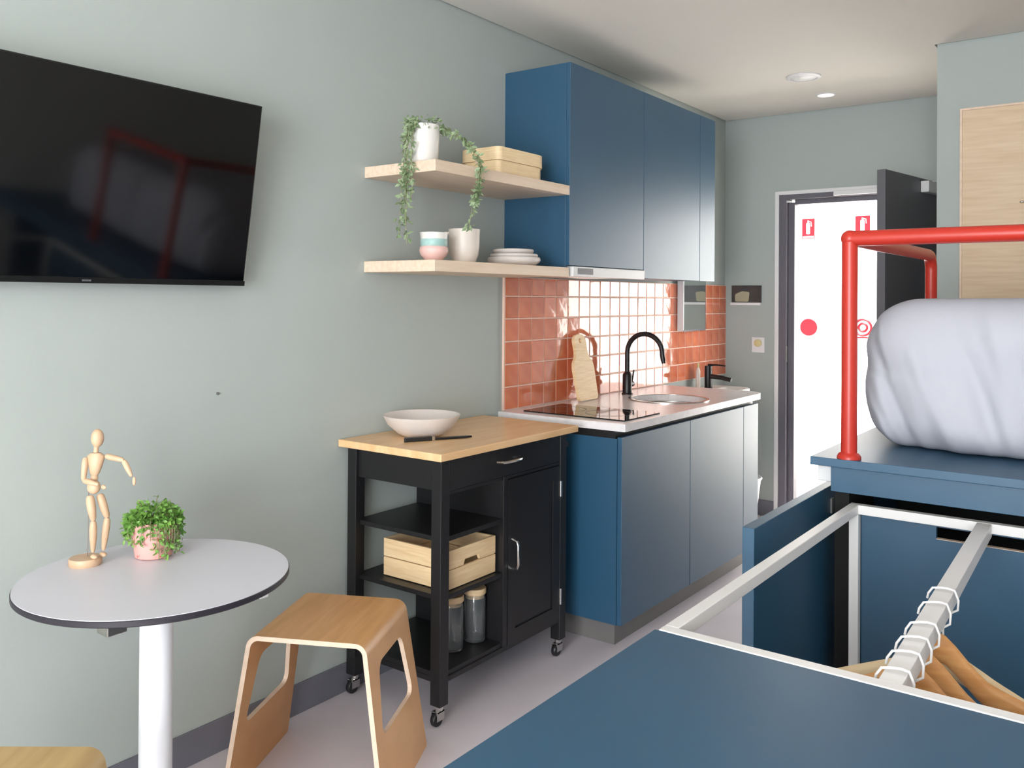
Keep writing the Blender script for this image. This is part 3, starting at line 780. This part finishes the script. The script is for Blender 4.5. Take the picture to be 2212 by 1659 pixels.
# ------------------------------------------------------------------ round table and what stands on it
RX, RY, RR, RZ = 0.389, 0.788, 0.300, 0.720
rt_ = thing('round_table', 'round white cafe table with black edge on a white column', 'table', (RX, RY, 0))
part('table_top', MB().lathe([(0.0, RZ-0.004), (RR-0.002, RZ-0.004), (RR-0.002, RZ), (0.0, RZ)], (RX, RY, 0), 96), TABLEW, rt_, smooth=True)
part('edge_band', MB().lathe([(0.0, RZ-0.0155), (RR-0.003, RZ-0.0155), (RR, RZ-0.013), (RR, RZ-0.003), (RR-0.0015, RZ-0.0012), (RR-0.003, RZ-0.004), (0.0, RZ-0.0045)], (RX, RY, 0), 96), TABLEE, rt_, smooth=True)
part('column', MB().lathe([(0.037, 0.02), (0.037, 0.690)], (RX, RY, 0), 36), POSTW, rt_, smooth=True)
part('mounting_plate', B(RX-0.11, RY-0.11, 0.690, RX+0.11, RY+0.11, RZ-0.0155), WHITE, rt_, bevel=0.002)
part('base_plate', MB().lathe([(0.0, 0.0), (0.21, 0.0), (0.212, 0.004), (0.208, 0.012), (0.04, 0.022), (0.0, 0.022)], (RX, RY, 0), 56), POSTW, rt_, smooth=True)
lv = part('height_lever', MB().tube([(RX+0.05, RY-0.06, 0.697), (0.535, 0.625, 0.692)], 0.006, 8), STEEL, rt_, smooth=True)
part('lever_grip', B(0.517, 0.575, 0.676, 0.560, 0.618, 0.696), STEEL, lv, bevel=0.002)
part('hook', B(0.612, 0.895, 0.682, 0.632, 0.918, RZ-0.0155), WHITE, rt_, bevel=0.002)

# mannequin, laid out in a vertical plane seen side on
MX, MY = 0.188, 0.722
PXM = 900.0
ru = Vector((0.804, 0.594, 0)); rw = Vector((-0.594, 0.804, 0))


def J(px, py, w_=0.0):
    return Vector((MX, MY, RZ+0.012))+ru*((px-184)/PXM)+rw*w_+Vector((0, 0, (1211-py)/PXM))


mq = thing('artist_mannequin', 'pale wooden jointed artist mannequin with one arm stretched out', 'mannequin', (MX, MY, RZ))
part('base_disc', MB().lathe([(0.036, 0.0), (0.0375, 0.002), (0.0375, 0.014), (0.035, 0.018), (0.0, 0.018)], (MX, MY, RZ), 40), BIRCH, mq, smooth=True)
part('support_rod', MB().tube([J(186, 1206, 0.006), J(187, 1062, 0.006), J(196, 1058, 0.003)], 0.0012, 6), STEEL, mq, smooth=True)


def limb(name, a, b, r0, rm, r1):
    a = Vector(a); b = Vector(b)
    pts_ = [a+(b-a)*t for t in (0, 0.06, 0.25, 0.55, 0.9, 1.0)]
    part(name, MB().tube(pts_, [r0*0.55, r0*0.9, rm, rm*0.95, r1, r1*0.6], 12), BIRCH, mq, smooth=True)


part('head', MB().ell(J(208, 947), (0.0145, 0.0150, 0.0225), 18, 12), BIRCH, mq, smooth=True)
limb('neck', J(205, 979), J(206, 962), 0.0065, 0.006, 0.006)
ch = MB()
ctr = [(205, 979, 0.012, 0.009), (205, 985, 0.021, 0.012), (204.5, 995, 0.020, 0.0135), (204, 1010, 0.0155, 0.0125), (203, 1023, 0.011, 0.010), (203, 1028, 0.007, 0.007)]
vs = []; fs = []
for (a_, b_, ru_, rw_) in ctr:
    c_ = J(a_, b_)
    for k in range(16):
        an = 2*PI*k/16
        vs.append(c_+ru*ru_*math.cos(an)+rw*rw_*math.sin(an))
for i in range(len(ctr)-1):
    for k in range(16):
        fs.append((i*16+k, i*16+(k+1) % 16, (i+1)*16+(k+1) % 16, (i+1)*16+k))
fs.append(tuple(range(16))); fs.append(tuple(range(5*16, 6*16)))
part('chest', MB().add(vs, fs), BIRCH, mq, smooth=True)
part('waist', MB().ell(J(202, 1034), (0.009, 0.009, 0.010)), BIRCH, mq, smooth=True)
part('pelvis', MB().ell(J(201, 1053), (0.0185, 0.0145, 0.0175), 16, 10), BIRCH, mq, smooth=True)
sl_, el_, wl_ = J(186, 988, -0.008), J(185, 1036, -0.016), J(222, 1043, -0.026)
limb('upper_arm', sl_, el_, 0.0070, 0.0075, 0.006); limb('forearm', el_, wl_, 0.0065, 0.0070, 0.0045)
part('hand', MB().ell(J(234, 1048, -0.028), (0.010, 0.004, 0.0055)), BIRCH, mq, smooth=True)
sr_, er_, wr_ = J(225, 986, 0.002), J(267, 994, -0.004), J(287, 1028, -0.010)
limb('upper_arm', sr_, er_, 0.0070, 0.0075, 0.006); limb('forearm', er_, wr_, 0.0065, 0.0068, 0.0045)
part('hand', MB().ell(J(293, 1038, -0.011), (0.005, 0.004, 0.011)), BIRCH, mq, smooth=True)
hl_, kl_, al_ = J(196, 1070, -0.009), J(206, 1124, -0.012), J(204, 1193, -0.008)
limb('thigh', hl_, kl_, 0.0095, 0.0105, 0.0075); limb('shin', kl_, al_, 0.0080, 0.0088, 0.0055)
part('foot', MB().ell(J(209, 1201, -0.014), (0.012, 0.0075, 0.0058)), BIRCH, mq, smooth=True)
hr_, kr_, ar_ = J(210, 1070, 0.009), J(227, 1122, 0.010), J(219, 1193, 0.010)
limb('thigh', hr_, kr_, 0.0095, 0.0100, 0.0075); limb('shin', kr_, ar_, 0.0080, 0.0085, 0.0055)
part('foot', MB().ell(J(220, 1201, 0.006), (0.012, 0.0075, 0.0058)), BIRCH, mq, smooth=True)

# table plant
QX, QY = 0.252, 0.862
pl = thing('table_pot_plant', 'bushy small leaved green plant in a speckled pink pot on table', 'potted plant', (QX, QY, RZ))
part('pot', MB().lathe([(0.040, 0.0005), (0.044, 0.003), (0.054, 0.085), (0.055, 0.091), (0.051, 0.091), (0.049, 0.078), (0.0, 0.078)], (QX, QY, RZ), 36), PINKPOT, pl, smooth=True)
part('soil', MB().lathe([(0.049, 0.079), (0.0, 0.082)], (QX, QY, RZ), 24), SOIL, pl)
fo = MB()
for i in range(520):
    a = random.uniform(0, 2*PI); t = random.random()
    r_ = 0.064*math.sqrt(t)
    z_ = RZ+0.082+0.040*(1-t)*random.random()+random.random()*0.022
    leaf(fo, (QX+r_*math.cos(a), QY+r_*math.sin(a), z_), Vector((math.cos(a), math.sin(a), random.uniform(-0.7, 1.0))), rnd(), random.uniform(0.010, 0.017), random.uniform(0.008, 0.013))
o = part('foliage', fo, LEAF, pl, merge=False); o['kind'] = 'stuff'
for i in range(44):
    # direction towards the room: denser on the right of the pot as seen
    a = random.choice([random.uniform(-1.9, 0.9), random.uniform(-0.2, 1.3), random.uniform(3.6, 4.4)])
    dz = random.uniform(0.025, 0.085) if math.cos(a-0.3) > 0.2 else random.uniform(0.015, 0.05)
    c_, s_ = math.cos(a), math.sin(a)
    vine(pl, [(QX+0.03*c_, QY+0.03*s_, RZ+0.095), (QX+0.050*c_, QY+0.050*s_, RZ+0.102), (QX+0.060*c_, QY+0.060*s_, RZ+0.088), (QX+0.060*c_, QY+0.060*s_, RZ+0.088-dz)], LEAF, STEM, 30, 0.014, 0.02)
for i in range(5):
    a = random.uniform(0, 2*PI); c_, s_ = math.cos(a), math.sin(a)
    vine(pl, [(QX+0.02*c_, QY+0.02*s_, RZ+0.10), (QX+0.03*c_, QY+0.03*s_, RZ+0.125), (QX+0.04*c_, QY+0.04*s_, RZ+0.14)], LEAF, STEM, 9, 0.012, 0.006)

# ------------------------------------------------------------------ bent plywood stools


def stool(label, loc, rz, wood):
    t = thing('plywood_stool', label, 'stool', loc, rz, 'bent plywood stools')
    Ht, T = 0.450, 0.013
    xt, yt = 0.165, 0.178      # half sizes at top
    xb, yb = 0.230, 0.202      # half sizes at floor
    R_ = 0.035
    sl_ang = math.atan2(xb-xt, Ht)           # outward lean of the sides
    # outer profile from the left bend over the top to the right bend
    ca = PI/2-sl_ang
    prof = []
    cxr = xt-R_*math.tan(ca/2)*0.9
    zc = Ht-R_
    for sgn in (1, -1):
        arc = []
        for i in range(9):
            a = -sl_ang*(-1) if False else 0
            an = (PI/2)*(1-i/8)+(i/8)*(sl_ang)
            an = PI/2-(PI/2-sl_ang)*i/8
            arc.append((sgn*(cxr+R_*math.cos(an)), zc+R_*math.sin(an), sgn*math.cos(an), math.sin(an)))
        prof.append(arc)
    right = prof[0]; left = list(reversed(prof[1]))
    path = left+right
    mb = MB()
    vs = []

    def half(z):
        return yt+(yb-yt)*(Ht-z)/Ht
    for (x, z, nx, nz) in path:
        h = half(z)
        for (yy, dd) in ((-h, 0), (h, 0), (-h, T), (h, T)):
            vs.append((x-nx*dd, yy, z-nz*dd))
    n = len(path)
    top = []; edge = []
    for i in range(n-1):
        a, b = i*4, (i+1)*4
        top += [(a, b, b+1, a+1), (a+2, a+3, b+3, b+2)]
        edge += [(a, a+2, b+2, b), (a+1, b+1, b+3, a+3)]
    mb.add(vs, top, 0); mb.add(vs, edge, 1)
    part('seat', mb, [wood, PLYEDGE], t, off=(0, 0, 0), smooth=True)
    # side panels with a rounded trapezoid opening
    x1, z1, nx, nz = right[-1]
    L_ = z1/math.cos(sl_ang)
    for sgn in (1, -1):
        oy = half(z1)
        outp = [(-oy, 0), (oy, 0), (yb, -L_), (-yb, -L_)]
        hol = round_poly([(-0.102, -0.048), (0.102, -0.048), (0.140, -0.232), (-0.140, -0.232)][::-1], 0.035, 6)
        u_ = Vector((0, 1, 0)); v_ = Vector((-sgn*math.sin(sl_ang), 0, math.cos(sl_ang)))
        nrm = Vector((sgn*nx, 0, nz))
        M4 = Matrix((u_, v_, -nrm)).transposed().to_4x4(); M4.translation = Vector((sgn*x1, 0, z1))
        outp = round_poly(outp, [0, 0, 0.012, 0.012], 4)
        sm = MB().prism(outp, 0, T, 'z', hole=hol, mi=0, mi_side=1, tf=M4)
        part('side_panel', sm, [wood, PLYEDGE], t, off=(0, 0, 0))
    return t


stool('honey brown bent plywood stool between the round table and trolley', (0.357, 1.354, 0), math.atan2(0.446, 0.895), STOOLW)
stool('olive tan bent plywood stool in front of the round table, mostly cropped', (0.515, 0.335, 0), math.atan2(0.6, 0.8), STOOLW2)

# ------------------------------------------------------------------ raised bed
BPX, BPY, BPZ = 1.53, 1.97, 0.957
bd = thing('raised_bed', 'blue raised storage bed base with red tubular guard rail', 'bed', (2.5, 2.9, 0))
part('top_panel', B(BPX, BPY, BPZ-0.022, XR-0.002, BY-0.02, BPZ), BLUE, bd, bevel=0.0015)
part('front_fascia', B(1.579, 1.988, 0.868, XR-0.002, 2.006, BPZ-0.022), BLUE, bd, bevel=0.001)
part('side_fascia', B(1.579, 2.006, 0.868, 1.597, BY-0.02, BPZ-0.022), BLUE, bd, bevel=0.001)
part('underside', B(1.597, 2.006, 0.915, XR-0.002, BY-0.02, BPZ-0.022), GAPSHADE, bd)  # shade beneath the bed top put into its dark colour
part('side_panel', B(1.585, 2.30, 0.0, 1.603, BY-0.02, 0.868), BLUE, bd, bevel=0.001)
part('gap_shade_block', B(1.575, 2.04, 0.0, 1.612, 2.29, 0.866), GAPSHADE, bd)  # near-black block that paints the shade of the open gap
part('back_panel', B(1.603, 2.62, 0.0, XR-0.002, 2.64, 0.868), GAPSHADE, bd)  # dark colour paints the unlit depth of the bed cavity
part('centre_support', B(3.20, 2.01, 0.0, 3.22, 2.60, 0.868), BLUE, bd)
dd_ = part('side_door', B(1.520, 1.525, 0.06, 1.548, 2.255, 0.860), BLUE, bd, bevel=0.0015)
part('door_hinge', B(1.5485, 2.16, 0.800, 1.565, 2.20, 0.845), CHROME, dd_)
part('door_stay', B(1.5485, 2.09, 0.785, 1.553, 2.11, 0.825), STEEL, dd_)
part('bracket', B(1.535, 2.02, 0.885, 1.577, 2.05, 0.930), WHITE, bd, bevel=0.003)
RAX, RAY, RAZ, RAR, RBX = 1.622, 2.000, 1.533, 0.0205, 2.30
part('guard_rail', MB().tube([(RAX+0.005, RAY, RAZ), (RBX, RAY, RAZ)], RAR, 18), RED, bd, smooth=True)
part('guard_post', MB().tube([(RAX, RAY, BPZ), (RAX, RAY, RAZ)], RAR*0.98, 18), RED, bd, smooth=True)
for jx_ in (RAX, RBX):
    part('corner_joint', MB().ell((jx_, RAY, RAZ), (RAR*1.10, RAR*1.10, RAR*1.10), 18, 12), RED, bd, smooth=True)
FY = 3.03
pts = [(RAX, RAY, RAZ), (RAX, FY-0.05, RAZ)]
for i in range(1, 7):
    a = PI/2*i/6
    pts.append((RAX, FY-0.05+0.05*math.sin(a), RAZ-0.05+0.05*math.cos(a)))
pts.append((RAX, FY, BPZ))
part('return_rail', MB().tube(pts, RAR*0.98, 16), RED, bd, smooth=True)
part('guard_post', MB().tube([(RBX, RAY, BPZ), (RBX, RAY, RAZ)], RAR*0.98, 16), RED, bd, smooth=True)
for (fx_, fy_) in ((RAX, RAY), (RAX, FY), (RBX, RAY)):
    part('floor_flange', MB().lathe([(0.030, 0.0), (0.030, 0.006), (0.026, 0.012), (0.0215, 0.016)], (fx_, fy_, BPZ), 20), RED, bd, smooth=True)

# mattress with a white fitted sheet
mx0, mx1, my0, my1, mz0, mz1 = 1.592, 3.05, 2.165, BY-0.06, BPZ+0.001, 1.378
cen = Vector(((mx0+mx1)/2, (my0+my1)/2, (mz0+mz1)/2)); hf = Vector(((mx1-mx0)/2, (my1-my0)/2, (mz1-mz0)/2))
bm = bmesh.new()
bmesh.ops.create_cube(bm, size=2.0)
bmesh.ops.subdivide_edges(bm, edges=bm.edges[:], cuts=90, use_grid_fill=True)
for v in bm.verts:
    # concentrate vertices towards the edges
    p = Vector([math.copysign(abs(c)**0.75, c) for c in v.co])
    q = Vector((p.x*hf.x, p.y*hf.y, p.z*hf.z))
    rr_ = 0.15 if q.z > 0 else 0.085
    rv = Vector((0.15 if q.z > 0 else 0.11, 0.12, rr_))
    inn = Vector([max(-(h_-r_), min(h_-r_, c)) for c, h_, r_ in zip(q, hf, rv)])
    dq = Vector([(a-b)/r_ for a, b, r_ in zip(q, inn, rv)])
    if dq.length > 1e-6:
        dq = dq.normalized()
    w_ = inn+Vector((dq.x*rv.x, dq.y*rv.y, dq.z*rv.z))+cen
    # bulging sides and pulled sheet folds
    zn = (w_.z-mz0)/(mz1-mz0)
    front = max(0.0, 1-(w_.y-my0)/0.25)
    ff = noise.noise(Vector((w_.x*9+0.6*zn, 0.3, zn*1.2)))*0.045+noise.noise(Vector((w_.x*24+3.0*zn, 4.3, zn*1.8)))*0.026
    w_.y -= front*ff*(0.4+0.9*(1-zn))
    sag = noise.noise(Vector((w_.x*2.2, w_.y*2.2, 1.7)))
    if zn > 0.6:
        w_.z += 0.006*sag
    # corner fold: a line from the upper left corner down to the right
    lx = w_.x-(mx0+0.035+0.13*max(0.0, 1-zn)**1.3)
    if front > 0:
        w_.y += front*0.034*(1/(1+math.exp(lx/0.012)))
        w_.y -= front*0.014*math.exp(-(lx/0.016)**2)
    left = max(0.0, 1-(w_.x-mx0)/0.12)*front
    w_.x += left*0.012*noise.noise(Vector((0.5, w_.y*6, zn*7)))
    w_.x += left*0.05*(1-min(1, zn/0.45))**2
    v.co = w_-Vector((cen.x, cen.y, mz0))
me = bpy.data.meshes.new('mattress'); bm.to_mesh(me); bm.free()
me.materials.append(SHEET)
me.polygons.foreach_set('use_smooth', [True]*len(me.polygons))
tag(link('mattress', me, None, (cen.x, cen.y, mz0)), 'thick mattress in a wrinkled white fitted sheet on the raised bed', 'mattress')

# ------------------------------------------------------------------ pull-out wardrobe
FX0, FX1, FY0, FY1, FZ = 1.620, 2.80, 0.918, 2.032, 0.836
Bq = 0.024
pw = thing('pull_out_wardrobe', 'blue pull out wardrobe with open white metal frame before the bed', 'wardrobe', (2.2, 1.2, 0))
part('top_panel', B(FX0-0.006, 0.22, FZ-0.026, FX1, FY0-0.001, FZ-0.001), BLUE, pw, bevel=0.001)
part('end_panel', B(FX0, 0.24, 0.06, FX1, 0.258, FZ-0.026), BLUE, pw)
part('side_panel', B(FX0, 0.258, 0.06, FX0+0.018, FY0-0.001, FZ-0.026), BLUE, pw)
part('side_panel', B(FX1-0.018, 0.258, 0.06, FX1, FY0-0.001, FZ-0.026), BLUE, pw)
part('frame_bar', B(FX0, FY0, FZ-Bq, FX1, FY0+Bq, FZ), WFRAME, pw, bevel=0.0015)
part('frame_bar', B(FX0, FY1-Bq, FZ-Bq, FX1, FY1, FZ), WFRAME, pw, bevel=0.0015)
part('frame_bar', B(FX0, FY0+Bq, FZ-Bq, FX0+Bq, FY1-Bq, FZ), WFRAME, pw, bevel=0.0015)
part('frame_bar', B(FX1-Bq, FY0+Bq, FZ-Bq, FX1, FY1-Bq, FZ), WFRAME, pw, bevel=0.0015)
for fx_ in (FX0, FX1-Bq):
    for fy_ in (FY0, FY1-Bq):
        part('frame_post', B(fx_, fy_, 0.08, fx_+Bq, fy_+Bq, FZ-Bq), WFRAME, pw, bevel=0.0015)
rl0 = Vector((1.968, FY0+Bq, FZ-0.016)); rl1 = Vector((1.936, FY1-Bq, FZ-0.016))
dR = (rl1-rl0).normalized(); sR = Vector((dR.y, -dR.x, 0))
hh = 0.016
rlm = MB()
vs = [c+sR*s1*hh+Vector((0, 0, s2*0.0155)) for c in (rl0, rl1) for s1, s2 in ((-1, -1), (1, -1), (1, 1), (-1, 1))]
rlm.add(vs, [(3, 2, 1, 0), (4, 5, 6, 7), (0, 1, 5, 4), (1, 2, 6, 5), (2, 3, 7, 6), (3, 0, 4, 7)])
part('hanging_rail', rlm, WFRAME, pw, bevel=0.0015)
SLX = 1.825
bpn = B(FX0+Bq, FY1+0.004, 0.08, FX1, FY1+0.020, 0.772).box(FX0+Bq, FY1+0.004, 0.772, SLX, FY1+0.020, 0.803).box(FX0+Bq, FY1+0.004, 0.803, FX1, FY1+0.020, 0.815)
bpn.box(2.30, FY1+0.004, 0.772, FX1, FY1+0.020, 0.803)
bk = part('back_panel', bpn, BLUE, pw, merge=False)
part('slot_edge', B(SLX, FY1+0.004, 0.7722, 2.30, FY1+0.020, 0.7735), PLYEDGE, bk)
part('bottom_panel', B(FX0+Bq, FY0+Bq, 0.08, FX1-Bq, FY1+0.004, 0.098), BLUE, pw)
for fx_ in (FX0+0.06, FX1-0.10):
    for fy_ in (0.32, FY1-0.12):
        part('castor', MB().lathe([(0.006, -0.012), (0.028, -0.012), (0.030, -0.008), (0.030, 0.008), (0.028, 0.012), (0.006, 0.012)], n=20, close=True,
             tf=Matrix.Translation((fx_, fy_, 0.030)) @ Matrix.Rotation(PI/2, 4, 'Y')), BLACKP, pw, smooth=True)
        part('castor_mount', B(fx_-0.020, fy_-0.02, 0.061, fx_+0.020, fy_+0.02, 0.079).box(fx_-0.018, fy_-0.006, 0.028, fx_-0.013, fy_+0.006, 0.061).box(fx_+0.013, fy_-0.006, 0.028, fx_+0.018, fy_+0.006, 0.061), STEEL, pw)


def hanger(t_, rot, wood, label, zN=-0.058, drop=0.072):
    p = rl0+(rl1-rl0)*t_
    top = p.z+0.0155
    t = thing('coat_hanger', label, 'coat hanger', (p.x, p.y, top), rot, 'coat hangers on the wardrobe rail')
    # wooden shoulders: a curved bar in the local x-z plane
    pts_ = []; rad = []
    mb = MB(); vs = []; n = 12; N_ = 26
    for i in range(N_+1):
        u = -1+2*i/N_
        x = 0.215*u
        au = abs(u); q_ = min(1.0, au/0.42); sm_ = q_*q_*(3-2*q_)
        z = zN-0.006-drop*sm_-0.075*max(0.0, au-0.34)
        yb_ = -0.035*u*u
        hgt = (0.026-0.007*abs(u))*(1.0 if abs(u) < 0.97 else 0.6)
        th_ = (0.0085+0.006*abs(u))*(1.0 if abs(u) < 0.97 else 0.6)
        for k in range(n):
            an = 2*PI*k/n
            vs.append((x, yb_+th_*math.cos(an), z+hgt*math.sin(an)))
    fs = []
    for i in range(N_):
        for k in range(n):
            fs.append((i*n+k, i*n+(k+1) % n, (i+1)*n+(k+1) % n, (i+1)*n+k))
    fs.append(tuple(range(n))); fs.append(tuple(N_*n+k for k in range(n)))
    mb.add(vs, fs)
    part('shoulders', mb, wood, t, off=(0, 0, 0), smooth=True)
    hk = [(0.0, 0, zN+0.002), (0.0, 0, min(zN+0.008, -0.040) if zN > -0.1 else -0.052), (0.012, 0, -0.036), (0.024, 0, -0.028), (0.025, 0, -0.010), (0.019, 0, 0.006), (0.008, 0, 0.0085), (-0.006, 0, 0.0075), (-0.018, 0, 0.005), (-0.025, 0, -0.006), (-0.027, 0, -0.016)]
    part('hook', MB().tube(hk, 0.0020, 8), WFRAME, t, off=(0, 0, 0), smooth=True)
    part('bottom_ball', MB().ell((0.0, 0, zN+0.004), (0.006, 0.006, 0.005)), CHROME, t, off=(0, 0, 0), smooth=True)


HN = [(0.030, 0.16, HANGW, 'honey brown coat hanger, nearest the blue top panel'),
      (0.100, 0.22, HANGW, 'honey brown coat hanger, second along the rail from the viewer'),
      (0.165, 0.28, HANGW, 'honey brown coat hanger, third along the rail from the viewer'),
      (0.235, 0.32, HANGW, 'honey brown coat hanger, fourth along the rail from the viewer'),
      (0.345, 0.30, HANGW, 'honey brown coat hanger next to the pale birch one', -0.062),
      (0.430, 0.02, HANGP, 'pale birch coat hanger, farthest along the rail towards the bed', -0.122, 0.03)]
for h_ in HN:
    hanger(*h_)
